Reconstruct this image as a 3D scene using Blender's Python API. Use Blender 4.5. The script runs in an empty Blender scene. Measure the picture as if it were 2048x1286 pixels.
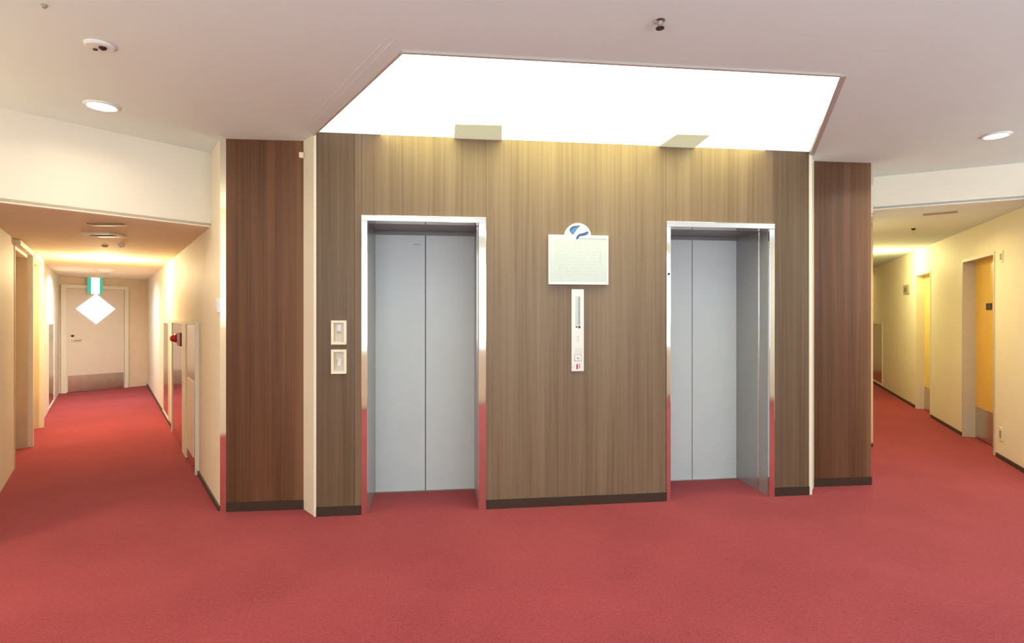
import bpy, bmesh, math, random
from mathutils import Vector
from mathutils.geometry import tessellate_polygon
random.seed(4)
S = bpy.context.scene
COL = S.collection

# ------------------------------------------------------------------ camera, world, exposure
F, CX, HY, HC = 1115.0, 1024.0, 630.0, 1.40        # focal length in px, horizon row, lens height
cd = bpy.data.cameras.new('camera')
cam = bpy.data.objects.new('camera', cd); COL.objects.link(cam)
cd.sensor_width = 36.0; cd.sensor_fit = 'HORIZONTAL'; cd.lens = F / 2048 * 36
cd.shift_y = -13.0 / 2048
cd.clip_start = 0.05
cam.location = (0, 0, HC); cam.rotation_euler = (math.pi / 2, 0, 0)
S.camera = cam

w = bpy.data.worlds.new('world'); S.world = w; w.use_nodes = True
w.node_tree.nodes['Background'].inputs[0].default_value = (1, .9, .78, 1)
w.node_tree.nodes['Background'].inputs[1].default_value = 0.05
vs = S.view_settings
vs.view_transform = 'Standard'; vs.look = 'None'; vs.gamma = 1; vs.use_curve_mapping = False
vs.exposure = 0.0

DIFFUSER_POWER = 2.4
WASH_POWER = 6.0
FILL_WINDOW_POWER = 3.0
WARM = (1.0, .83, .58)
NEUTRAL = (.95, .97, 1.0)

def lamp(name, loc, power, color, radius, spread=2.6):
    l = bpy.data.lights.new(name, 'AREA'); l.shape = 'DISK'; l.size = radius * 2
    l.energy = power; l.color = color; l.spread = spread
    o = bpy.data.objects.new(name, l); COL.objects.link(o); o.location = loc
    return o

CEIL, CEIL_L, CEIL_R = HC + 1.256, HC + .69, HC + .965
# fill lamps added under the lobby ceiling, out of view, to brighten the lobby
for (lx, ly, e, c) in ((-2.6, .9, 8, WARM), (-3.9, 1.5, 30, WARM), (0.2, .5, 7, NEUTRAL), (2.9, .8, 7, NEUTRAL)):
    lamp('lobby_fill_lamp', (lx, ly, CEIL - .03), e, c, .12, 3.0)

# upward fill lamps, added out of view to lighten the lobby ceiling
for (lx, ly, e, c) in ((-1.3, -.45, 33, (.74, .95, 1)), (2.0, -.45, 33, (.74, .95, 1)), (5.2, 2.1, 44, (.78, .96, 1)), (-3.95, 1.9, 24, (1, .84, .52))):
    o = lamp('ceiling_fill_lamp', (lx, ly, 1.25), e, c, .12, 3.1); o.rotation_euler = (math.pi, 0, 0)

# ------------------------------------------------------------------ materials
def nt(name):
    m = bpy.data.materials.new(name); m.use_nodes = True
    t = m.node_tree; b = t.nodes['Principled BSDF']
    return m, t, b
def plain(name, rgb, rough=.5, metal=0.0, spec=.5, noise=.03, scale=6, bump=0.0, bscale=200):
    m, t, b = nt(name)
    b.inputs['Roughness'].default_value = rough; b.inputs['Metallic'].default_value = metal
    b.inputs['Specular IOR Level'].default_value = spec
    tc = t.nodes.new('ShaderNodeTexCoord'); n = t.nodes.new('ShaderNodeTexNoise')
    n.inputs['Scale'].default_value = scale; n.inputs['Detail'].default_value = 4
    t.links.new(tc.outputs['Object'], n.inputs['Vector'])
    r = t.nodes.new('ShaderNodeValToRGB')
    r.color_ramp.elements[0].position = .3; r.color_ramp.elements[1].position = .7
    r.color_ramp.elements[0].color = tuple(c * (1 - noise) for c in rgb) + (1,)
    r.color_ramp.elements[1].color = tuple(min(1, c * (1 + noise)) for c in rgb) + (1,)
    t.links.new(n.outputs['Fac'], r.inputs['Fac']); t.links.new(r.outputs['Color'], b.inputs['Base Color'])
    if bump:
        n2 = t.nodes.new('ShaderNodeTexNoise'); n2.inputs['Scale'].default_value = bscale
        t.links.new(tc.outputs['Object'], n2.inputs['Vector'])
        bp = t.nodes.new('ShaderNodeBump'); bp.inputs['Strength'].default_value = bump; bp.inputs['Distance'].default_value = .002
        t.links.new(n2.outputs['Fac'], bp.inputs['Height']); t.links.new(bp.outputs['Normal'], b.inputs['Normal'])
    return m
def glow(name, rgb, strength):
    m, t, b = nt(name)
    b.inputs['Base Color'].default_value = tuple(.6 * c for c in rgb) + (1,)
    b.inputs['Emission Color'].default_value = rgb + (1,); b.inputs['Emission Strength'].default_value = strength
    return m
def wood(name, dark, mid, light, rough=.42, broad=9, fine=.45):
    m, t, b = nt(name)
    tc = t.nodes.new('ShaderNodeTexCoord')
    def noise(sc, scale, detail, dist=0):
        mp = t.nodes.new('ShaderNodeMapping'); mp.inputs['Scale'].default_value = sc
        t.links.new(tc.outputs['Object'], mp.inputs['Vector'])
        n = t.nodes.new('ShaderNodeTexNoise'); n.inputs['Scale'].default_value = scale
        n.inputs['Detail'].default_value = detail; n.inputs['Distortion'].default_value = dist
        t.links.new(mp.outputs['Vector'], n.inputs['Vector']); return n
    a = noise((1, 1, .035), broad, 6, .4); f = noise((1, 1, .012), 70, 5)
    mx = t.nodes.new('ShaderNodeMix'); mx.data_type = 'FLOAT'; mx.inputs[0].default_value = fine
    t.links.new(a.outputs['Fac'], mx.inputs[2]); t.links.new(f.outputs['Fac'], mx.inputs[3])
    r = t.nodes.new('ShaderNodeValToRGB'); e = r.color_ramp.elements
    e[0].position = .33; e[0].color = dark + (1,); e[1].position = .68; e[1].color = light + (1,)
    k = e.new(.5); k.color = mid + (1,)
    t.links.new(mx.outputs[0], r.inputs['Fac']); t.links.new(r.outputs['Color'], b.inputs['Base Color'])
    bp = t.nodes.new('ShaderNodeBump'); bp.inputs['Strength'].default_value = .12; bp.inputs['Distance'].default_value = .002
    t.links.new(f.outputs['Fac'], bp.inputs['Height']); t.links.new(bp.outputs['Normal'], b.inputs['Normal'])
    b.inputs['Roughness'].default_value = rough
    b.inputs['Specular IOR Level'].default_value = .35
    return m
def carpet():
    m, t, b = nt('carpet')
    tc = t.nodes.new('ShaderNodeTexCoord')
    big = t.nodes.new('ShaderNodeTexNoise'); big.inputs['Scale'].default_value = 1.6; big.inputs['Detail'].default_value = 5
    fine = t.nodes.new('ShaderNodeTexNoise'); fine.inputs['Scale'].default_value = 95; fine.inputs['Detail'].default_value = 4
    for n in (big, fine): t.links.new(tc.outputs['Object'], n.inputs['Vector'])
    mx = t.nodes.new('ShaderNodeMix'); mx.data_type = 'FLOAT'; mx.inputs[0].default_value = .645
    t.links.new(big.outputs['Fac'], mx.inputs[2]); t.links.new(fine.outputs['Fac'], mx.inputs[3])
    r = t.nodes.new('ShaderNodeValToRGB'); e = r.color_ramp.elements
    e[0].position = .32; e[0].color = (.24, .031, .037, 1); e[1].position = .68; e[1].color = (.37, .059, .070, 1)
    t.links.new(mx.outputs[0], r.inputs['Fac']); t.links.new(r.outputs['Color'], b.inputs['Base Color'])
    bp = t.nodes.new('ShaderNodeBump'); bp.inputs['Strength'].default_value = .35; bp.inputs['Distance'].default_value = .004
    t.links.new(fine.outputs['Fac'], bp.inputs['Height']); t.links.new(bp.outputs['Normal'], b.inputs['Normal'])
    b.inputs['Roughness'].default_value = .95; b.inputs['Specular IOR Level'].default_value = .1
    b.inputs['Sheen Weight'].default_value = .12; b.inputs['Sheen Roughness'].default_value = .6
    b.inputs['Sheen Tint'].default_value = (1, .55, .6, 1)
    return m
M = dict(
    carpet=carpet(),
    ceiling=plain('ceiling_paint', (.76, .86, .875), .9, spec=.2, noise=.01, scale=2),
    ceilcream=plain('cream_ceiling_paint', (.90, .81, .62), .85, spec=.2, noise=.01, scale=2),
    wall=plain('wall_cream', (.83, .77, .63), .6, spec=.35, noise=.015, scale=3, bump=.05),
    header=plain('header_cream', (.88, .84, .74), .7, spec=.3, noise=.01, scale=2),
    trimw=plain('cream_trim', (.86, .83, .69), .45, noise=.01),
    wood=wood('taupe_veneer', (.150, .098, .060), (.205, .142, .090), (.250, .182, .120)),
    woodred=wood('red_brown_veneer', (.075, .032, .015), (.135, .062, .032), (.215, .106, .056), broad=6.5, fine=.3),
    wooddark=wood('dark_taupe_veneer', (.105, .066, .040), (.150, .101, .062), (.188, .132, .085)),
    base=plain('dark_skirting', (.045, .028, .02), .45),
    steel=plain('polished_steel', (.90, .87, .83), .07, 1.0, noise=.01),
    brushed=plain('brushed_steel', (.62, .58, .54), .28, 1.0, noise=.06, scale=12),
    door=plain('grey_door_enamel', (.60, .67, .70), .42, .0, noise=.015, scale=3),
    jamb=plain('grey_lining', (.40, .40, .40), .3, .55, noise=.02, scale=3),
    soffit=plain('soffit_grey', (.20, .20, .205), .4),
    black=plain('black_plastic', (.015, .014, .014), .5),
    dark=plain('dark_gap', (.03, .025, .025), .8),
    white=plain('white_plastic', (.80, .82, .81), .4, noise=.01),
    cream=plain('ivory_plastic', (.88, .83, .68), .4, noise=.01),
    platecream=plain('ivory_face', (.66, .64, .55), .5),
    jambgrey=plain('grey_beige_jamb', (.56, .51, .43), .5),
    jambtan=plain('tan_jamb', (.68, .56, .37), .5),
    paper=plain('paper', (.56, .63, .64), .6, noise=.02, scale=30),
    print=plain('faint_print', (.47, .53, .54), .7),
    blue=plain('logo_blue', (.025, .085, .27), .5, noise=.25, scale=60),
    lightblue=plain('logo_light_blue', (.085, .19, .40), .5, noise=.2, scale=60),
    grey=plain('display_grey', (.36, .36, .37), .4, noise=.2, scale=80),
    red=plain('red_plastic', (.48, .015, .02), .3),
    darkred=plain('dark_red', (.12, .006, .008), .4),
    peach=plain('pale_door_paint', (.80, .72, .61), .5, noise=.02),
    yellow=plain('yellow_door', (.80, .50, .085), .4, noise=.05, scale=4),
    paleyellow=plain('pale_yellow_door', (.86, .66, .20), .4, noise=.05, scale=4),
    taupe=plain('taupe_grille', (.36, .30, .20), .6),
    lamp=glow('lamp_lens', (1, .93, .78), 9.0),
    diffuser=glow('lit_diffuser', (.97, 1, .97), DIFFUSER_POWER),
    enddiff=glow('dim_end_diffuser', (1, .985, .92), .96),
    peachwall=plain('peach_wall', (.85, .70, .52), .6),
    wash=glow('wall_wash_diffuser', (1, .98, .45), WASH_POWER),
    windowfill=glow('fill_glow_pane', (.88, .97, 1), FILL_WINDOW_POWER),
    pane=glow('lit_pane', (1, 1, 1), 1.6),
    signwhite=glow('sign_white', (.86, 1, .97), 1.4),
    signgreen=glow('sign_green', (.03, .50, .36), .8),
)
def translucent():
    m = bpy.data.materials.new('olive_patch_sheet'); m.use_nodes = True
    t = m.node_tree; t.nodes.clear()
    o = t.nodes.new('ShaderNodeOutputMaterial'); a = t.nodes.new('ShaderNodeBsdfTranslucent'); d = t.nodes.new('ShaderNodeBsdfDiffuse')
    a.inputs[0].default_value = (.60, .62, .85, 1); d.inputs[0].default_value = (.62, .62, .46, 1)
    x = t.nodes.new('ShaderNodeMixShader'); x.inputs[0].default_value = .64
    t.links.new(a.outputs[0], x.inputs[1]); t.links.new(d.outputs[0], x.inputs[2]); t.links.new(x.outputs[0], o.inputs[0])
    return m
M['olive'] = translucent()

# ------------------------------------------------------------------ builders
ORG = {}
def link(name, me, mat, parent, org):
    o = bpy.data.objects.new(name, me); COL.objects.link(o)
    me.materials.append(M[mat] if isinstance(mat, str) else mat)
    if parent is not None:
        po = ORG[parent]; o.parent = parent; o.location = Vector(org) - po
    else:
        o.location = org
    ORG[o] = Vector(org)
    return o
def obj(name, bm, mat, parent=None, smooth=False):
    bmesh.ops.recalc_face_normals(bm, faces=bm.faces[:])
    xs = [v.co.x for v in bm.verts]; ys = [v.co.y for v in bm.verts]; zs = [v.co.z for v in bm.verts]
    org = Vector(((min(xs) + max(xs)) / 2, (min(ys) + max(ys)) / 2, min(zs)))
    for v in bm.verts: v.co -= org
    me = bpy.data.meshes.new(name); bm.to_mesh(me); bm.free()
    if smooth:
        for p in me.polygons: p.use_smooth = True
    return link(name, me, mat, parent, org)
def tag(o, label, cat, group=None):
    o['label'] = label; o['category'] = cat
    if group: o['group'] = group
    return o
def thing(name, label, cat, loc, group=None):
    o = bpy.data.objects.new(name, None); COL.objects.link(o); o.location = loc; o.empty_display_size = .1
    ORG[o] = Vector(loc)
    return tag(o, label, cat, group)
def struct(o, label=None):
    o['kind'] = 'structure'
    if label: o['label'] = label
    return o
def NB(): return bmesh.new()
def prism(bm, pts, z0, z1):
    lo = [bm.verts.new((p[0], p[1], z0)) for p in pts]; hi = [bm.verts.new((p[0], p[1], z1)) for p in pts]
    n = len(pts)
    if n <= 4:
        bm.faces.new(lo); bm.faces.new(hi)
    else:
        for t in tessellate_polygon([[Vector((p[0], p[1], 0)) for p in pts]]):
            bm.faces.new([lo[i] for i in t]); bm.faces.new([hi[i] for i in t])
    for i in range(n): bm.faces.new((lo[i], lo[(i + 1) % n], hi[(i + 1) % n], hi[i]))
class Frame:
    """a vertical wall plane: u along it (to the right as seen from the room), w into the wall, z up"""
    def __init__(s, A, B):
        s.A = Vector(A); d = Vector(B) - s.A; s.L = d.length; s.U = d.normalized(); s.N = Vector((-s.U.y, s.U.x))
    def xy(s, u, w=0): return s.A + s.U * u + s.N * w
    def p(s, u, w, z): q = s.xy(u, w); return Vector((q.x, q.y, z))
    def u(s, px, w=0):
        k = (px - CX) / F; q = s.A + s.N * w
        return -(q.x - k * q.y) / (s.U.x - k * s.U.y)
    def z(s, py, u, w=0): return HC + (HY - py) / F * s.xy(u, w).y
    def uz(s, px, py, w=0): u = s.u(px, w); return u, s.z(py, u, w)
    def box(s, bm, u0, u1, w0, w1, z0, z1, bev=0):
        vs_ = [bm.verts.new(s.p(u, w_, z)) for u in (u0, u1) for w_ in (w0, w1) for z in (z0, z1)]
        fs = [bm.faces.new([vs_[i] for i in f]) for f in ((0, 1, 3, 2), (4, 6, 7, 5), (0, 4, 5, 1), (2, 3, 7, 6), (0, 2, 6, 4), (1, 5, 7, 3))]
        if bev:
            es = list({e for f in fs for e in f.edges})
            bmesh.ops.bevel(bm, geom=es, offset=bev, segments=2, affect='EDGES', profile=.6)
    def plate(s, bm, outline, w0, w1):
        """outline of (u,z) points extruded from w0 to w1"""
        a = [bm.verts.new(s.p(u, w0, z)) for u, z in outline]; b = [bm.verts.new(s.p(u, w1, z)) for u, z in outline]
        for t in tessellate_polygon([[Vector((u, z, 0)) for u, z in outline]]):
            bm.faces.new([a[i] for i in t]); bm.faces.new([b[i] for i in t])
        n = len(outline)
        for i in range(n): bm.faces.new((a[i], a[(i + 1) % n], b[(i + 1) % n], b[i]))
    def ob(s, name, mat, parent, *a, bev=0):
        bm = NB(); s.box(bm, *a, bev=bev); return obj(name, bm, mat, parent)
def lathe(bm, c, prof, seg=24, axis='z', frame=None):
    """revolve (r,h) profile about z through c; or about a wall normal (h out of the wall) when frame is given"""
    rings = []
    for r, h in prof:
        ring = []
        for i in range(seg):
            a = 2 * math.pi * i / seg
            if frame is None: co = Vector((c[0] + r * math.cos(a), c[1] + r * math.sin(a), c[2] + h))
            else: co = frame.p(c[0] + r * math.cos(a), c[1] - h, c[2] + r * math.sin(a))
            ring.append(bm.verts.new(co))
        rings.append(ring)
    for a, b in zip(rings, rings[1:]):
        for i in range(seg): bm.faces.new((a[i], a[(i + 1) % seg], b[(i + 1) % seg], b[i]))
    bm.faces.new(rings[0]); bm.faces.new(rings[-1])
def onceil(px, py, z): d = (z - HC) * F / (HY - py); return Vector(((px - CX) / F * d, d, z))
def onfloor(px, py): d = HC * F / (py - HY); return Vector(((px - CX) / F * d, d))

# ------------------------------------------------------------------ plan of the place
LW0 = onfloor(629, 1033); LW1 = onfloor(1620, 989)            # the lift wall
front = Frame(LW0, LW1)
PL0 = onfloor(452, 1023); PL1 = onfloor(607, 1018)            # set back panel walls on both sides
PR0 = onfloor(1628, 973); PR1 = onfloor(1742, 969)
CRN_L = onfloor(440, 1022)
left_right = Frame(onfloor(295, 771), CRN_L)                  # left corridor: right wall (far to near)
H0 = Vector((-3.20, 3.25)); H1 = left_right.xy(left_right.u(422))
end_l = Frame(onfloor(118, 787), onfloor(295, 771))
left_left = Frame(H0, onfloor(118, 787))                      # left corridor: left wall (near to far)
RD = (onfloor(1752, 769) - onfloor(2048, 945)).normalized()
RW_near = onfloor(2048, 945) - RD * .62
RW_far = onfloor(2048, 945) + RD * 10.5
right_right = Frame(RW_far, RW_near)
CRN_R = PR1 + Vector((.03, .02))
right_left = Frame(CRN_R, CRN_R + RD * 10.4)
hd = Frame(onceil(1750, 418, CEIL_R).xy, onceil(2048, 396, CEIL_R).xy)
def isect(fa, fb):
    # the point where two wall planes meet in plan
    m = fa.U.x * -fb.U.y + fb.U.x * fa.U.y; r = fb.A - fa.A
    return fa.xy((r.x * -fb.U.y + fb.U.x * r.y) / m)
HR0 = isect(right_left, hd); HR1 = isect(right_right, hd)
LB0 = Vector((-4.3, 2.3)); LB1 = Vector((-4.3, -.75)); RB0 = Vector((5.6, 2.9)); RB1 = Vector((5.6, -.75))
R0 = onceil(805, 103, CEIL).xy; R1 = onceil(1680, 150, CEIL).xy       # front corners of the lit ceiling recess

# ------------------------------------------------------------------ floor and ceilings
bm = NB(); prism(bm, [(-9.6, -1.0), (10.6, -1.0), (10.6, 14.8), (-9.6, 14.8)], -.05, 0)
struct(obj('floor', bm, 'carpet'), 'red carpet running through lobby and both corridors')
RE0 = CRN_R; 
bm = NB(); prism(bm, [LB1, RB1, RB0, HR1, HR0, CRN_R, PR1, PR0, LW1, R1, R0, LW0, PL1, PL0, CRN_L, H1, H0, LB0], CEIL, CEIL + .02)
struct(obj('ceiling', bm, 'ceiling'), 'flat off-white lobby ceiling around the lit recess')
bm = NB(); prism(bm, [H0, H1, left_right.xy(0), left_left.xy(left_left.L)], CEIL_L, CEIL_L + .02)
struct(obj('ceiling', bm, 'ceilcream'), 'low ceiling of the left corridor')
bm = NB(); prism(bm, [HR0, HR1, RW_far, right_left.xy(right_left.L)], CEIL_R, CEIL_R + .02)
struct(obj('ceiling', bm, 'ceiling'), 'low ceiling of the right corridor')

# ------------------------------------------------------------------ walls
def wall(name, A, B, z0, z1, mat='wall', t=.08, label=None):
    f = Frame(A, B); bm = NB(); f.box(bm, 0, f.L, 0, t, z0, z1); return struct(obj(name, bm, mat), label)
def cut_wall(name, fr, holes, z1, mat='wall', t=.08, label=None):
    """a wall with door holes (u0,u1,top), ascending"""
    bm = NB(); u = 0
    for a, b, top in holes:
        fr.box(bm, u, a, 0, t, 0, z1); fr.box(bm, a, b, 0, t, top, z1); u = b
    fr.box(bm, u, fr.L, 0, t, 0, z1)
    return struct(obj(name, bm, mat), label)
# back wall behind the camera, with an added glowing window that brightens the lobby
bw_ = Frame(RB1, LB1); wu0, wu1, wz0, wz1 = .5, 7.2, .85, 2.45
bm = NB(); bw_.box(bm, 0, wu0, 0, .08, 0, CEIL); bw_.box(bm, wu1, bw_.L, 0, .08, 0, CEIL)
bw_.box(bm, wu0, wu1, 0, .08, 0, wz0); bw_.box(bm, wu0, wu1, 0, .08, wz1, CEIL); struct(obj('wall_back', bm, 'wall'))
win = struct(bpy.data.objects.new('fill_window_1', None), 'wide glowing window added behind the camera to brighten the lobby'); COL.objects.link(win)
win.location = bw_.p((wu0 + wu1) / 2, 0, wz0); ORG[win] = win.location.copy()
bm = NB()
for a in ((wu0, wu0 + .05, wz0, wz1), (wu1 - .05, wu1, wz0, wz1), (wu0 + .05, wu1 - .05, wz0, wz0 + .05), (wu0 + .05, wu1 - .05, wz1 - .05, wz1), (2.7, 2.75, wz0 + .05, wz1 - .05), (4.9, 4.95, wz0 + .05, wz1 - .05)): bw_.box(bm, a[0], a[1], .01, .06, a[2], a[3])
obj('fill_window_frame', bm, 'white', win)
for a, b in ((wu0 + .05, 2.7), (2.75, 4.9), (4.95, wu1 - .05)): bw_.ob('fill_window_pane', 'windowfill', win, a, b, .03, .04, wz0 + .05, wz1 - .05)
wall('wall_lobby_left', LB1, LB0, 0, CEIL); wall('wall_lobby_left', LB0, H0, 0, CEIL)
wall('wall_lobby_right', RB0, RB1, 0, CEIL); wall('wall_lobby_right', HR1, RB0, 0, CEIL)
wall('wall_header_left', H0, H1, CEIL_L - .008, CEIL + .02, 'header', .06, 'cream bulkhead above the left corridor')
wall('wall_header_right', HR0, HR1, CEIL_R - .008, CEIL + .02, 'header', .03, 'cream bulkhead above the right corridor')
# left corridor
u_head = left_right.u(422)
bm = NB(); left_right.box(bm, 0, u_head, 0, .08, 0, CEIL_L + .02); left_right.box(bm, u_head, left_right.L, 0, .08, 0, CEIL + .02)
struct(obj('wall_left_corridor_right', bm, 'wall'))
f = left_left
dl1 = (f.u(28), f.u(54)); dl2 = (f.u(60), f.u(77)); zdl = CEIL_L - .06
cut_wall('wall_left_corridor_left', f, [dl1 + (zdl,), dl2 + (zdl,)], CEIL_L + .02)
wall('wall_left_corridor_end', left_left.xy(left_left.L), left_right.xy(0), 0, CEIL_L + .02, 'peachwall')
# right corridor
f = right_right
dr1 = (f.u(1925), f.u(1990)); dr2 = (f.u(1832), f.u(1862)); zdr = HC + .635
cut_wall('wall_right_corridor_right', f, [dr2 + (zdr - .02,), dr1 + (zdr,)], CEIL_R + .02)
bm = NB(); right_left.box(bm, 0, right_left.L, 0, .08, 0, CEIL_R + .02)
uu = (HR0 - CRN_R).length; right_left.box(bm, 0, uu, 0, .08, CEIL_R + .02, CEIL + .02)
struct(obj('wall_right_corridor_left', bm, 'wall'))
wall('wall_right_corridor_end', right_left.xy(right_left.L), RW_far, 0, CEIL_R + .02)

TOP = CEIL + .014
# lift wall: a backing with openings, faced with veneer panels
FR_T = .47                                    # depth of the lift openings
e1 = (front.u(723), front.u(972)); e2 = (front.u(1332), front.u(1547.5))
z1 = front.z(430, e1[0]); z2 = front.z(443, e2[0])
bm = NB()
us = [0, e1[0], e1[1], e2[0], e2[1], front.L]
for a, b, zb in ((us[0], us[1], 0), (us[1], us[2], z1), (us[2], us[3], 0), (us[3], us[4], z2), (us[4], us[5], 0)):
    front.box(bm, a, b, .022, .10, zb, TOP)
wf = struct(obj('wall_front', bm, 'dark'), 'wood panelled wall holding the two lifts')
ug = front.u(709)
for a, b, zb in ((0, ug, 0), (ug, e1[0], 0), (e1[0], e1[1], z1), (e1[1], e2[0], 0), (e2[0], e2[1], z2), (e2[1], front.L, 0)):
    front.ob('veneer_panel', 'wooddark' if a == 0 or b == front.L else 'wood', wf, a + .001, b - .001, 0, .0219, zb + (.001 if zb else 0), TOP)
pl = Frame(PL0, PL1); pr = Frame(PR0, PR1)
for fr, nm in ((pl, 'wall_panel_left'), (pr, 'wall_panel_right')):
    bm = NB(); fr.box(bm, 0, fr.L, .0, .06, 0, CEIL + .02)
    struct(obj(nm, bm, 'woodred'), 'set back red brown veneer wall beside the lift wall')
# splayed cream returns between lift wall and set back walls
def strip(name, a, b, c, mat, z0=0, z1=CEIL + .02):
    bm = NB(); prism(bm, [a, b, c], z0, z1); return struct(obj(name, bm, mat))
strip('trim_1', PL1, LW0, LW0 + front.N * .15 + front.U * .06, 'trimw')
strip('trim_2', LW1, PR0, LW1 + front.N * .15 - front.U * .06, 'trimw')
# edge beads on the lift wall
for k, (a, b) in enumerate(((-.004, .012), (front.L - .010, front.L + .014))):
    bm = NB(); front.box(bm, a, b, -.006, .01, 0, CEIL); struct(obj('trim_%d' % (3 + k), bm, 'trimw'))
# skirtings
def skirt(name, fr, u0, u1, h=.065, t=.012):
    bm = NB(); fr.box(bm, u0, u1, -t, 0, 0, h); struct(obj(name, bm, 'base'))
skirt('baseboard_front', front, .014, e1[0] - .002); skirt('baseboard_front', front, e1[1] + .002, e2[0] - .002)
skirt('baseboard_front', front, e2[1] + .002, front.L - .012)
skirt('baseboard_panel_left', pl, .005, pl.L); skirt('baseboard_panel_right', pr, .0, pr.L)
ca, cb = left_right.u(348), left_right.u(398)
skirt('baseboard_left_corridor', left_right, 0, ca, .035); skirt('baseboard_left_corridor', left_right, cb, left_right.L, .035)
skirt('baseboard_right_corridor', right_right, 0, dr2[0] - .05, .04); skirt('baseboard_right_corridor', right_right, dr2[1] + .01, dr1[0] - .01, .04)
skirt('baseboard_right_corridor', right_right, dr1[1] + .05, right_right.L, .04)

# polished corner guards where the side panels meet the corridors
def guard(name, a, b, c, label):
    bm = NB(); prism(bm, [a, b, c], 0, CEIL - .0); tag(obj(name, bm, 'steel'), label, 'corner guard', None)
guard('corner_guard', CRN_L, PL0, PL0 + Vector((-.02, .05)), 'tall polished steel corner strip at the left corridor, beside dark veneer')
guard('corner_guard', PR1, CRN_R, PR1 + Vector((-.0, .05)), 'tall polished steel corner strip at the right corridor, beside dark veneer')

# ------------------------------------------------------------------ lit recess in the ceiling

fL = Frame(LW0, R0); fF = Frame(R0, R1); fR = Frame(R1, LW1)   # its three free sides, w pointing outwards for the left one
cen = (R0 + R1 + LW0 + LW1) / 4
bm = NB()
for fr in (fL, fF, fR):
    s_ = 1 if (fr.xy(fr.L / 2, .1) - cen).length > (fr.xy(fr.L / 2) - cen).length else -1
    fr.box(bm, 0, fr.L, .0, .02 * s_, CEIL + .021, TOP + .034)
struct(obj('trim_5', bm, 'header'), 'white sides of the lit ceiling recess')
bm = NB()
for fr, wd in ((fL, .012), (fF, .016), (fR, .030)):
    s_ = 1 if (fr.xy(fr.L / 2, .1) - cen).length > (fr.xy(fr.L / 2) - cen).length else -1
    fr.box(bm, 0, fr.L, 0, wd * s_, CEIL - .012, CEIL + .0)
struct(obj('trim_6', bm, plain('grey_edge', (.50, .45, .42), .5)), 'thin grey edge around the lit ceiling recess')
# hairline ribs in the ceiling along the left side of the recess
sL = 1 if (fL.xy(fL.L / 2, .1) - cen).length > (fL.xy(fL.L / 2) - cen).length else -1
for k, off in enumerate((.075, .11)):
    bm = NB(); fL.box(bm, .3, fL.L + .1, off * sL, (off + .002) * sL, CEIL - .0012, CEIL); struct(obj('trim_%d' % (7 + k), bm, 'ceiling'))
light = thing('luminous_ceiling', 'large bright white backlit ceiling panel in front of the two lifts', 'ceiling light', ((cen.x, cen.y, CEIL + .02)))
def shrink(t0, t1):
    # strip of the diffuser between two fractions from the left edge
    a0 = LW0.lerp(LW1, t0); a1 = LW0.lerp(LW1, t1); b0 = R0.lerp(R1, t0); b1 = R0.lerp(R1, t1)
    return [a0, a1, b1, b0]
def cut(q, s0, s1):
    a0, a1, b1, b0 = q
    return [a0.lerp(b0, s0), a1.lerp(b1, s0), a1.lerp(b1, s1), a0.lerp(b0, s1)]
for t0, t1 in ((.002, .022), (.0235, .040), (.0415, .998)):
    bm = NB(); prism(bm, cut(shrink(t0, t1), .45, .998), TOP, TOP + .012); obj('diffuser_panel', bm, 'diffuser' if t0 > .03 else 'enddiff', light)
bm = NB(); prism(bm, cut(shrink(.12, .90), .004, .448), TOP, TOP + .012); obj('lamp_diffuser', bm, 'wash', light)
for t0, t1 in ((.002, .1185), (.9015, .998)):
    bm = NB(); prism(bm, cut(shrink(t0, t1), .004, .448), TOP, TOP + .012); obj('diffuser_panel', bm, 'enddiff', light)
bm = NB(); prism(bm, shrink(0, 1), TOP + .035, TOP + .05); obj('backing_tray', bm, 'white', light)
# olive sheets stand in for two unlit diffuser patches against the lift wall
def cover(pts, label):
    q = [onceil(x, y, TOP - .005).xy for x, y in pts]
    bm = NB(); prism(bm, q, TOP - .005, TOP - .0005)
    tag(obj('unlit_patch_sheet', bm, 'olive'), label, 'unlit patch')
cover([(908, 281), (1004, 286), (1004, 251), (910, 249)], 'olive sheet standing for an unlit patch of the lit ceiling panel, above the left lift')
cover([(1312, 297), (1384, 300), (1420, 271), (1354, 269)], 'slanted olive sheet standing for an unlit patch of the lit ceiling panel, above the right lift')

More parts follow.
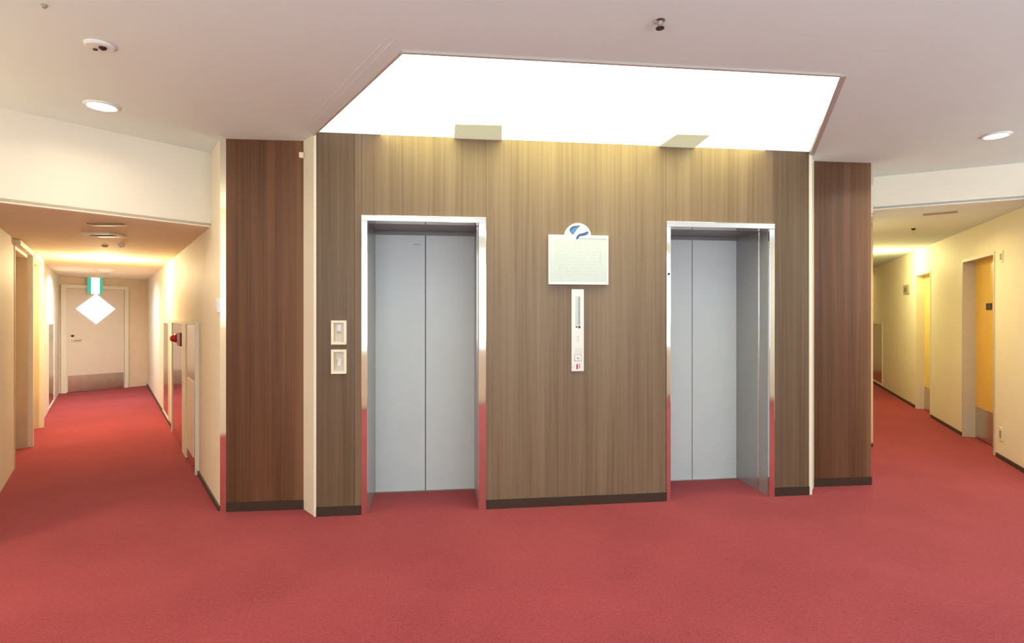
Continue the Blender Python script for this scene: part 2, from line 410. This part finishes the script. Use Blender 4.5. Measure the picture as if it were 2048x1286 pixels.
# ------------------------------------------------------------------ lifts
def lift(u0, u1, ztop, pxl, pxr, label, key):
    t = thing('elevator', label, 'elevator', front.p((u0 + u1) / 2, 0, 0))
    a, b = front.u(pxl), front.u(pxr); zi = ztop - .042
    jb = []
    for x0, x1 in ((u0, a), (b, u1)):
        jb.append(front.ob('frame_jamb', 'steel', t, x0, x1, -.014, .012, 0, zi, bev=.003))
    front.ob('frame_head', 'steel', t, u0, u1, -.016, .10, zi, ztop, bev=.003)
    front.ob('side_lining', 'jamb', t, a - .025, a, .013, FR_T, 0, zi)
    front.ob('side_lining', 'jamb', t, b, b + .025, .013, FR_T, 0, zi)
    front.ob('head_lining', 'soffit', t, a, b, .10, FR_T, zi, zi + .02)
    front.ob('lining_bead', 'steel', t, b - .004, b, .13, .138, 0, zi)
    c = (a + b) / 2
    dp = front.ob('door_panel', 'door', t, a, c - .003, FR_T, FR_T + .03, .006, zi, bev=.002)
    front.ob('door_panel', 'door', t, c + .003, b, FR_T, FR_T + .03, .006, zi, bev=.002)
    front.ob('shaft_backing', 'dark', t, a, b, FR_T + .035, FR_T + .05, 0, zi)
    front.ob('sill', 'brushed', t, a, b, FR_T - .012, FR_T + .034, 0, .005)
    front.ob('transom', 'soffit', t, a, b, FR_T - .012, FR_T - .0005, zi - .028, zi)
    if key:
        u = (u0 + a) / 2; z = front.z(545, u)
        bm = NB(); lathe(bm, (u, -.0142, z - .012), [(.009, 0), (.009, .006), (.005, .009)], 12, frame=front); obj('key_switch', bm, 'black', jb[0])
        bm = NB(); lathe(bm, (u, -.0142, z + .016), [(.007, 0), (.007, .004)], 12, frame=front); obj('key_ring', bm, 'brushed', jb[0])
    else:
        uq = front.u(834, FR_T); zq = front.z(489, uq, FR_T)
        front.ob('door_mark', 'grey', dp, uq - .028, uq + .028, FR_T - .0015, FR_T, zq - .003, zq + .003)
lift(e1[0], e1[1], z1, 735, 957, 'left lift entrance with pale grey double doors, beside the two call button plates', False)
lift(e2[0], e2[1], z2, 1340, 1537, 'right lift entrance with pale grey double doors, right of the notice board', True)

# ------------------------------------------------------------------ call plates, board, indicator
def call_plate(ya, yb, label, mark):
    u0, zt = front.uz(663, ya); u1, zb = front.uz(693.5, yb)
    t = thing('call_plate', label, 'call button', front.p((u0 + u1) / 2, 0, zb), 'call button plates beside the left lift')
    bw = .017
    bm = NB()
    for a in ((u0, u1, -.02, 0, zt - bw, zt), (u0, u1, -.02, 0, zb, zb + bw), (u0, u0 + bw, -.02, 0, zb + bw, zt - bw), (u1 - bw * 1.05, u1, -.02, 0, zb + bw, zt - bw)):
        front.box(bm, *a, bev=.0015)
    obj('frame', bm, 'cream', t)
    fp = front.ob('face_plate', 'platecream', t, u0 + bw, u1 - bw * 1.05, -.006, 0, zb + bw, zt - bw)
    um = (u0 + u1) / 2; zm = (zb + zt) / 2
    front.ob('side_insert', plain('tan_insert', (.62, .47, .26), .5), fp, u0 + bw, u0 + bw + .010, -.008, -.006, zb + bw + .01, zt - bw - .004)
    if mark:
        front.ob('button', 'white', fp, um - .012, um + .016, -.011, -.006, zm + .012, zt - bw - .012, bev=.001)
        front.ob('button_mark', 'taupe', fp, um - .018, um + .014, -.0075, -.006, zm - .004, zm + .001)
    else:
        front.ob('button', 'white', fp, um - .010, um + .016, -.010, -.006, zm - .03, zm + .022, bev=.001)
        for k in (-1, 1): front.ob('button_mark', 'taupe', fp, um - .020, um - .004 + .004 * k, -.0112, -.006, zm + .002 + .006 * k, zm + .005 + .006 * k)
call_plate(641, 689, 'upper ivory framed call plate on the wood wall left of the left lift', True)
call_plate(699, 747, 'lower ivory framed call plate on the wood wall left of the left lift', False)

u0, zt = front.uz(1096, 470); u1, zb = front.uz(1214.5, 570)
bd = thing('notice_board', 'white notice board with rounded top and blue emblem between the two lifts', 'notice board', front.p((u0 + u1) / 2, 0, zb))
uc = front.u(1154.5); rc = (front.u(1181) - front.u(1128)) / 2; zc = front.z(447, uc) - rc
out = [(u0, zb), (u1, zb), (u1, zt)]
a0 = math.asin(min(1, (zt - zc) / rc))
for k in range(21):
    a = a0 + (math.pi - 2 * a0) * k / 20; out.append((uc + rc * math.cos(a), zc + rc * math.sin(a)))
out.append((u0, zt))
bm = NB(); front.plate(bm, out, -.022, 0); bb = obj('board', bm, 'white', bd)
bm = NB(); mg = .028
front.box(bm, u0 + mg * .5, u1 - mg * .6, -.025, -.022, zb + mg * .7, zt - mg * .8); sh = obj('sheet', bm, 'paper', bd)
bm = NB()
for a in ((u0, u1, -.030, -.022, zb, zb + .014), (u1 - .012, u1, -.030, -.022, zb + .014, zt), (u0, u0 + .010, -.030, -.022, zb + .014, zt)): front.box(bm, *a, bev=.002)
front.box(bm, uc + rc * .05, u1 - .012, -.028, -.022, zt - .024, zt - .018)
obj('sheet_holder', bm, 'white', bd)
bm = NB()
for k in range(11):
    z = zt - .05 - k * .024
    x = u0 + .04 + random.random() * .03
    while x < u1 - .09:
        l = .015 + random.random() * .05
        front.box(bm, x, min(x + l, u1 - .06), -.0256, -.025, z, z + .002); x += l + .012 + random.random() * .02
for k in range(5): front.box(bm, u1 - .066, u1 - .058, -.0256, -.025, zt - .13 - .022 * k, zt - .118 - .022 * k)
pm = obj('faint_print', bm, 'print', sh); pm['kind'] = 'stuff'
def uzp(pts): return [front.uz(x, y) for x, y in pts]
def crop(x, y): return (1060 + x * 200 / 735, 420 + y * 350 / 1286)
sail = [crop(*q) for q in ((284, 152), (290, 138), (303, 126), (322, 120), (345, 118), (366, 117), (350, 134), (335, 152), (322, 170), (312, 185), (300, 176), (290, 166))]
wave = [crop(*q) for q in ((332, 218), (336, 200), (346, 186), (362, 177), (382, 174), (398, 168), (412, 162), (424, 164), (420, 178), (408, 186), (390, 192), (372, 193), (358, 198), (348, 210), (344, 219))]
bm = NB(); front.plate(bm, uzp(sail), -.0236, -.0221); obj('emblem_sail', bm, 'lightblue', bb)
bm = NB(); front.plate(bm, uzp([crop(*q) for q in ((303, 126), (322, 120), (345, 118), (366, 117), (340, 126), (318, 134), (298, 146), (290, 156), (284, 152), (290, 138))]), -.0245, -.0236); obj('emblem_sail_edge', bm, 'blue', bb)
bm = NB(); front.plate(bm, uzp(wave), -.0262, -.0221); obj('emblem_wave', bm, 'blue', bb)

u0, zt = front.uz(1142.5, 578.5); u1, zb = front.uz(1167, 742)
ind = thing('floor_indicator', 'narrow tall white floor indicator strip on the wood wall under the notice board', 'indicator', front.p((u0 + u1) / 2, 0, zb))
ipl = front.ob('plate', 'white', ind, u0, u1, -.012, 0, zb, zt, bev=.002)
def ib(name, mat, x0, x1, y0, y1, dep=.002):
    a, zt_ = front.uz(x0, y0); b, zb_ = front.uz(x1, y1)
    return front.ob(name, mat, ipl, a, b, -.012 - dep, -.012, zb_, zt_)
ib('display_window', 'paper', 1150, 1160, 592.5, 650, .002)
ib('display_bar', 'grey', 1155.5, 1159, 593.5, 649, .0032)
ib('floor_mark', 'black', 1150.5, 1154, 652.5, 655); ib('floor_mark', 'black', 1156, 1160, 652, 656)
for k in range(3): ib('printed_row', 'print', 1152.5, 1157.5, 673 + k * 4, 674.2 + k * 4, .001)
for k in range(4):
    for j in range(3): ib('printed_row', 'print', 1149.5 + j * 5.2, 1153 + j * 5.2, 697 + k * 3, 698 + k * 3, .001)
bm = NB()
ib('button_frame', 'grey', 1147.5, 1162.5, 709, 722, .0012); ib('button_face', 'white', 1148.5, 1161.5, 710, 721, .003)
u, z = front.uz(1155, 716); bm.free()
bm = NB(); lathe(bm, (u, -.0150, z), [(.007, 0), (.007, .003), (.005, .004)], 14, frame=front); obj('button', bm, 'grey', ipl)
ib('red_mark', 'red', 1152, 1155, 728, 738, .001); ib('floor_mark', 'grey', 1157, 1159.5, 727, 737, .001)
ib('floor_mark', 'grey', 1144.8, 1146, 733, 735, .001)

u, z = pl.uz(604.5, 311.5)
pl_box = NB(); pl.box(pl_box, pl.u(600), pl.u(609), -.03, 0, pl.z(317, u), pl.z(306.5, u), bev=.003)
tag(obj('door_contact', pl_box, 'cream'), 'small cream block high on the dark veneer beside the cream edge strip', 'sensor')

# ------------------------------------------------------------------ left corridor, end door
ew = end_l
D = -.004
a, b = ew.u(132), ew.u(247); zt = ew.z(577, a)
d1 = struct(bpy.data.objects.new('door_1', None), 'pale grey end door with white diamond in the left corridor'); COL.objects.link(d1)
d1.location = ew.p((a + b) / 2, 0, 0); ORG[d1] = d1.location.copy()
lf1 = ew.ob('leaf', 'peach', d1, a, b, -.03, -.0, .008, zt, bev=.003)
for x0, x1 in ((a - .085, a - .004), (b + .004, b + .07)): ew.ob('frame_jamb', 'trimw', d1, x0, x1, -.05, 0, 0, zt + .07)
ew.ob('frame_head', 'trimw', d1, a - .004, b + .004, -.05, 0, zt + .004, zt + .07)
q = ew.u(232, -.03)
kt = ew.z(752, a, -.03)
ew.ob('kick_plate', 'brushed', lf1, a + .02, b - .01, -.034, -.03, .012, kt)
uc, zc = ew.uz(192, 617.5, -.03); hw = (ew.u(231, -.03) - ew.u(153, -.03)) / 2
zt_, zb_ = ew.z(588, uc, -.03), ew.z(648, uc, -.03)
zm = (zt_ + zb_) / 2
bm = NB(); ew.plate(bm, [(uc - hw, zm), (uc, zb_), (uc + hw, zm), (uc, zt_)], -.038, -.03); pn = obj('diamond_pane', bm, 'pane', lf1); pn['label'] = 'bright white diamond pane'
u, z = ew.uz(146, 678, -.03)
bm = NB(); ew.box(bm, u - .06, u + .03, -.036, -.03, z - .05, z + .08, bev=.002); lkp = obj('lock_plate', bm, 'brushed', lf1)
bm = NB(); lathe(bm, (u - .01, -.036, z + .055), [(.022, 0), (.022, .012), (.014, .016)], 14, frame=ew); obj('cylinder_lock', bm, 'black', lf1)
bm = NB(); lathe(bm, (u - .01, -.036, z - .01), [(.018, 0), (.016, .045)], 12, frame=ew); ew.box(bm, u - .02, u + .12, -.09, -.075, z - .022, z + .002, bev=.004); obj('lever_handle', bm, 'brushed', lf1)
u, zq = ew.uz(190, 563)
ue, zb = ew.uz(190, 588, -.12)
ex = thing('exit_sign', 'lit green and white exit sign box above the end door of the left corridor', 'exit sign', ew.p(ue, -.12, zb))
us0, us1 = ew.u(176, -.12), ew.u(205, -.12)
ew.ob('housing', 'white', ex, us0, us1, -.10, -.051, zb, CEIL_L - .0005)
wd = us1 - us0
ew.ob('green_band', 'signgreen', ex, us0, us0 + wd * .22, -.12, -.10, zb, CEIL_L - .01)
ew.ob('white_face', 'signwhite', ex, us0 + wd * .22, us1 - wd * .2, -.12, -.10, zb, CEIL_L - .01)
ew.ob('green_band', 'signgreen', ex, us1 - wd * .2, us1, -.12, -.10, zb, CEIL_L - .01)

# left corridor: two door recesses in the left wall
def recess_door(n, fr, u0, u1, zt, r, leaf, label, kick=None, far='near', jm='wall'):
    d = struct(bpy.data.objects.new('door_%d' % n, None), label); COL.objects.link(d)
    d.location = fr.p((u0 + u1) / 2, 0, 0); ORG[d] = d.location.copy()
    lf = fr.ob('leaf', leaf, d, u0 + .03, u1 - .03, r, r + .04, .008, zt - .03, bev=.002)
    fr.ob('frame_jamb', jm, d, u0, u0 + .03, -.006, r + .06, 0, zt); fr.ob('frame_jamb', jm, d, u1 - .03, u1, -.006, r + .06, 0, zt)
    fr.ob('frame_head', jm, d, u0 + .03, u1 - .03, -.006, r + .06, zt - .03, zt)
    if kick: fr.ob('kick_plate', 'brushed', lf, u0 + .032, u1 - .032, r - .004, r, .01, kick)
    return lf
f = left_left
r_ = .16
recess_door(2, f, dl1[0], dl1[1], zdl, r_, 'peach', 'nearer recessed door in the left wall of the left corridor', .3, jm='jambtan')
recess_door(3, f, dl2[0], dl2[1], zdl, r_, 'peach', 'farther recessed door in the left wall of the left corridor', .3, jm='jambtan')
for n_, (x0, x1) in enumerate((dl1, dl2)):
    bm = NB(); f.box(bm, x1, x1 + .05, -.05, -.0, 0, zdl + .05); f.box(bm, x0 - .05, x1, -.05, 0, zdl, zdl + .05); struct(obj('trim_%d' % (9 + n_), bm, 'trimw'))
# steel access panel farther along
def access_panel(fr, px0, px1, ytop, mat, label, w=.012, z0=.03):
    a, b = fr.u(px0), fr.u(px1); zt = fr.z(ytop, (a + b) / 2)
    t = thing('access_panel', label, 'access panel', fr.p((a + b) / 2, 0, z0))
    bw = min(.05, (b - a) * .15)
    bm = NB()
    for q in ((a, a + bw, z0, zt), (b - bw, b, z0, zt), (a + bw, b - bw, zt - .04, zt), (a + bw, b - bw, z0, z0 + .03)): fr.box(bm, q[0], q[1], -w, 0, q[2], q[3])
    obj('frame', bm, 'trimw', t)
    fr.ob('door_panel', mat, t, a + bw, b - bw, -w * .5, 0, z0 + .03, zt - .04)
    return t
sat = plain('satin_steel', (.70, .66, .62), .22, 1.0, noise=.03)
access_panel(f, 95, 107, 643, sat, 'tall satin steel access panel in the left wall near the end door')
access_panel(left_right, 327, 339, 640, sat, 'narrow steel access panel left of the red alarm lamp cabinet')
access_panel(right_right, 1742, 1766, 643, sat, 'satin access panel at the far end of the right corridor wall', z0=.05)

# hydrant cabinet with red lamp
f = left_right
a, b = f.u(348), f.u(398); zt = HC - .06
t = thing('hydrant_cabinet', 'steel fire hydrant cabinet with red alarm lamp in the left corridor', 'cabinet', f.p((a + b) / 2, 0, 0))
m1, m2 = f.u(370.5), f.u(378)
bm = NB()
for q in ((a, a + .06, 0, zt), (m1, m2, 0, zt), (b - .02, b, 0, zt), (a + .06, m1, zt - .03, zt), (m2, b - .02, zt - .03, zt)): f.box(bm, q[0], q[1], -.03, 0, q[2], q[3])
obj('frame', bm, 'trimw', t)
rsat = plain('mirror_door_steel', (.66, .60, .56), .12, 1.0, noise=.03)
f.ob('cabinet_door', rsat, t, a + .06, m1 - .04, -.022, 0, .03, zt - .03)
f.ob('hinge_gap', 'dark', t, m1 - .04, m1, -.018, 0, .03, zt - .25)
f.ob('top_plate', 'trimw', t, m1 - .04, m1, -.024, 0, zt - .25, zt - .03)
cdr = f.ob('cabinet_door', sat, t, m2, b - .02, -.022, 0, .03, zt - .03)
f.ob('inner_panel', 'trimw', cdr, m2 + .09, b - .16, -.027, -.022, .12, .80)
zl = HC - .26
u = f.u(357)
bm = NB(); lathe(bm, (u, -.022, zl), [(.05, 0), (.05, .012), (.042, .02), (.038, .045), (.022, .06)], 20, frame=f); lp = obj('alarm_lamp', bm, 'red', t); lp['label'] = 'red domed alarm lamp'
f.ob('alarm_button_plate', 'darkred', t, f.u(361), f.u(367), -.034, -.022, zl - .07, zl + .07)

# small wall things, corridor walls
f = right_right
d4 = recess_door(4, f, dr1[0], dr1[1], zdr, .115, 'yellow', 'nearer deep yellow door in the right corridor', .36, jm='jambgrey')
d5 = recess_door(5, f, dr2[0], dr2[1], zdr - .02, .10, 'paleyellow', 'farther pale yellow door in the right corridor', .34)
u, z = f.uz(1980, 613, .115); f.ob('number_plate', 'black', d4, u - .09, u + .06, .107, .115, z - .035, z + .035)
u, z = f.uz(1846, 693, .10)
f.ob('lock_plate', 'taupe', d5, u - .10, u + .0, .092, .10, z - .045, z - .005); f.ob('lock_plate', 'taupe', d5, u - .08, u + .03, .085, .10, z + .01, z + .03)
def wallplate(fr, px0, px1, y0, y1, name, label, cat, mat, face=None, dep=.018):
    a, b = fr.u(px0), fr.u(px1); um = (a + b) / 2; zt, zb = fr.z(y0, um), fr.z(y1, um)
    t = thing(name, label, cat, fr.p(um, 0, zb))
    fr.ob('cover', mat, t, a, b, -dep, 0, zb, zt, bev=.003)
    h = zt - zb; wd_ = b - a
    fr.ob('insert', face or 'taupe', t, a + wd_ * .25, b - wd_ * .25, -dep - .004, -dep, zb + h * .2, zt - h * .25, bev=.001)
    return t
wallplate(f, 2001, 2007, 501, 525, 'wall_switch', 'narrow beige switch plate high on the wall right of the deep yellow door', 'switch', 'wall', dep=.009)
wallplate(f, 2000, 2007, 855, 881, 'wall_outlet', 'low beige outlet plate near the floor right of the deep yellow door', 'outlet', 'wall', dep=.009)
wallplate(f, 1809, 1819, 570, 588, 'room_sign', 'small square taupe plate on the wall left of the pale yellow door', 'sign', 'taupe', 'brushed')
f2 = left_right
wallplate(f2, 437.5, 440, 597, 625, 'corner_switch', 'slim white plate on the cream wall at the left corridor corner', 'switch', 'white', 'white')

# ------------------------------------------------------------------ ceiling fittings
def downlight(px, py, z, r, label, power, color, spread=2.4):
    c = onceil(px, py, z)
    t = thing('downlight', label, 'downlight', (c.x, c.y, z - .012), None)
    bm = NB(); seg = 32
    prof = [(r * 1.22, 0), (r * 1.22, -.006), (r * 1.12, -.012), (r, -.010), (r, -.001)]
    rings = [[bm.verts.new((c.x + q * math.cos(2 * math.pi * i / seg), c.y + q * math.sin(2 * math.pi * i / seg), z + h)) for i in range(seg)] for q, h in prof]
    for A_, B_ in zip(rings, rings[1:]):
        for i in range(seg): bm.faces.new((A_[i], A_[(i + 1) % seg], B_[(i + 1) % seg], B_[i]))
    obj('trim_ring', bm, 'white', t, True)
    bm = NB(); lathe(bm, (c.x, c.y, z), [(r * .999, -.001), (r * .999, -.006)], seg); obj('lens', bm, 'lamp', t)
    if spread: lamp('downlight_lamp', (c.x, c.y, z - .016), power, color, r * .9, spread)
    else:                                   # low dome fitting: throws light sideways too
        l = bpy.data.lights.new('dome_lamp', 'POINT'); l.energy = power; l.color = color; l.shadow_soft_size = .07
        o = bpy.data.objects.new('dome_lamp', l); COL.objects.link(o); o.location = (c.x, c.y, z - .15)
    return t
downlight(203, 211, CEIL, .075, 'round bright downlight in the lobby ceiling in front of the left bulkhead', 3.5, WARM, 2.7)
downlight(1993, 270, CEIL, .07, 'round bright downlight in the lobby ceiling in front of the right bulkhead', 14, WARM, 2.7)
downlight(211, 517, CEIL_L, .09, 'round downlight in the low ceiling of the left corridor', 66, (1, .78, .44), 0)
downlight(1757, 502, CEIL_R, .10, 'round downlight in the low ceiling of the right corridor, by the panel edge', 36, (1, .86, .38), 0)
# corridor lamps farther on or hidden by the walls
lamp('corridor_lamp', (-6.5, 8.6, CEIL_L - .03), 30, (.95, .96, 1), .12, 2.9)
lamp('corridor_lamp', (7.5, 12.2, CEIL_R - .03), 14, (1, .78, .32), .1, 2.9)
p_ = right_left.xy(1.6, -.45); lamp('corridor_lamp', (p_.x, p_.y, CEIL_R - .03), 16, (1, .80, .36), .1, 2.9)

def disc(name, px, py, z, prof, mat, label, cat, extra=()):
    c = onceil(px, py, z)
    t = thing(name, label, cat, (c.x, c.y, z + min(h for _, h in prof)))
    bm = NB(); lathe(bm, (c.x, c.y, z), prof, 24); obj('base', bm, mat, t)
    for nm, dx, dy, pr_, m_ in extra:
        bm = NB(); lathe(bm, (c.x + dx, c.y + dy, z), pr_, 14); obj(nm, bm, m_, t)
    return t
# speaker plate with two dark holes
disc('ceiling_speaker', 199, 90, CEIL, [(.06, 0), (.06, -.008), (.052, -.014)], 'white', 'round white ceiling fitting with two dark spots, nearer than the left downlight', 'ceiling fitting',
     (('dark_port', .018, -.005, [(.016, -.014), (.016, -.020), (.008, -.026)], 'black'), ('dark_port', -.028, .01, [(.010, -.014), (.008, -.019)], 'black')))
disc('sprinkler_head', 1320, 40, CEIL, [(.022, 0), (.022, -.004), (.012, -.008), (.010, -.022)], 'brushed', 'small steel sprinkler head in the lobby ceiling above the lit panel', 'sprinkler',
     (('deflector', 0, 0, [(.018, -.034), (.018, -.037)], 'black'), ('stem', 0, 0, [(.006, -.022), (.006, -.034)], 'grey'), ('hook', -.018, .0, [(.006, -.004), (.004, -.014)], 'taupe')))
disc('sprinkler_head', 88, 10, CEIL, [(.012, 0), (.010, -.004), (.006, -.012)], 'taupe', 'tiny grey sprinkler head at the top left of the lobby ceiling', 'sprinkler')
disc('sprinkler_head', 210, 491, CEIL_L, [(.028, 0), (.028, -.006), (.014, -.018)], 'taupe', 'small dark sprinkler head in the left corridor ceiling beside the white sensor', 'sprinkler')
disc('motion_sensor', 243, 488, CEIL_L, [(.03, 0), (.03, -.014), (.022, -.03)], 'white', 'small white sensor in the left corridor ceiling', 'sensor', (('eye', .004, -.016, [(.010, -.028), (.008, -.034)], 'taupe'),))
disc('smoke_detector', 213, 539, CEIL_L, [(.11, 0), (.11, -.012), (.085, -.03), (.05, -.05)], 'white', 'white smoke detector in the left corridor ceiling beyond the downlight', 'smoke detector', (('sensor_cap', 0, 0, [(.04, -.05), (.035, -.075)], 'grey'),))
disc('sprinkler_head', 1827, 457, CEIL_R, [(.022, 0), (.022, -.004), (.012, -.02)], 'black', 'small dark sprinkler head in the right corridor ceiling', 'sprinkler')
def slot(px0, px1, py, z, depth, mat, name, label, cat, framed=False):
    a = onceil(px0, py, z); b = onceil(px1, py, z); fr = Frame(a.xy, b.xy)
    t = thing(name, label, cat, ((a.x + b.x) / 2, (a.y + b.y) / 2, z - .012))
    if framed:
        fr.ob('housing', 'trimw', t, 0, fr.L, -depth / 2, depth / 2, z - .02, z, bev=.006)
        fr.ob('slot', 'dark', t, fr.L * .1, fr.L * .9, -depth * .2, depth * .12, z - .0225, z - .02)
    else:
        fr.ob('slot', mat, t, 0, fr.L, -depth / 2, depth / 2, z - .008, z)
        fr.ob('lip', 'trimw', t, 0, fr.L, depth / 2, depth / 2 + .03, z - .012, z)
slot(178, 245, 447, CEIL_L, .05, 'taupe', 'slot_vent', 'long brown slot vent in the left corridor ceiling just past the bulkhead', 'vent')
slot(182, 236, 467, CEIL_L, .22, 'taupe', 'air_grille', 'white framed grille with a dark slot in the left corridor ceiling', 'vent', True)
a = onceil(1846, 429, CEIL_R); b = onceil(1915, 423, CEIL_R); fr = Frame(a.xy, b.xy)
t = thing('slot_vent', 'thin brown slot vent in the right corridor ceiling', 'vent', ((a.x + b.x) / 2, (a.y + b.y) / 2, CEIL_R - .01))
fr.ob('slot', 'taupe', t, 0, fr.L, -.04, .04, CEIL_R - .008, CEIL_R)
fr.ob('lip', 'trimw', t, 0, fr.L, .04, .055, CEIL_R - .010, CEIL_R)
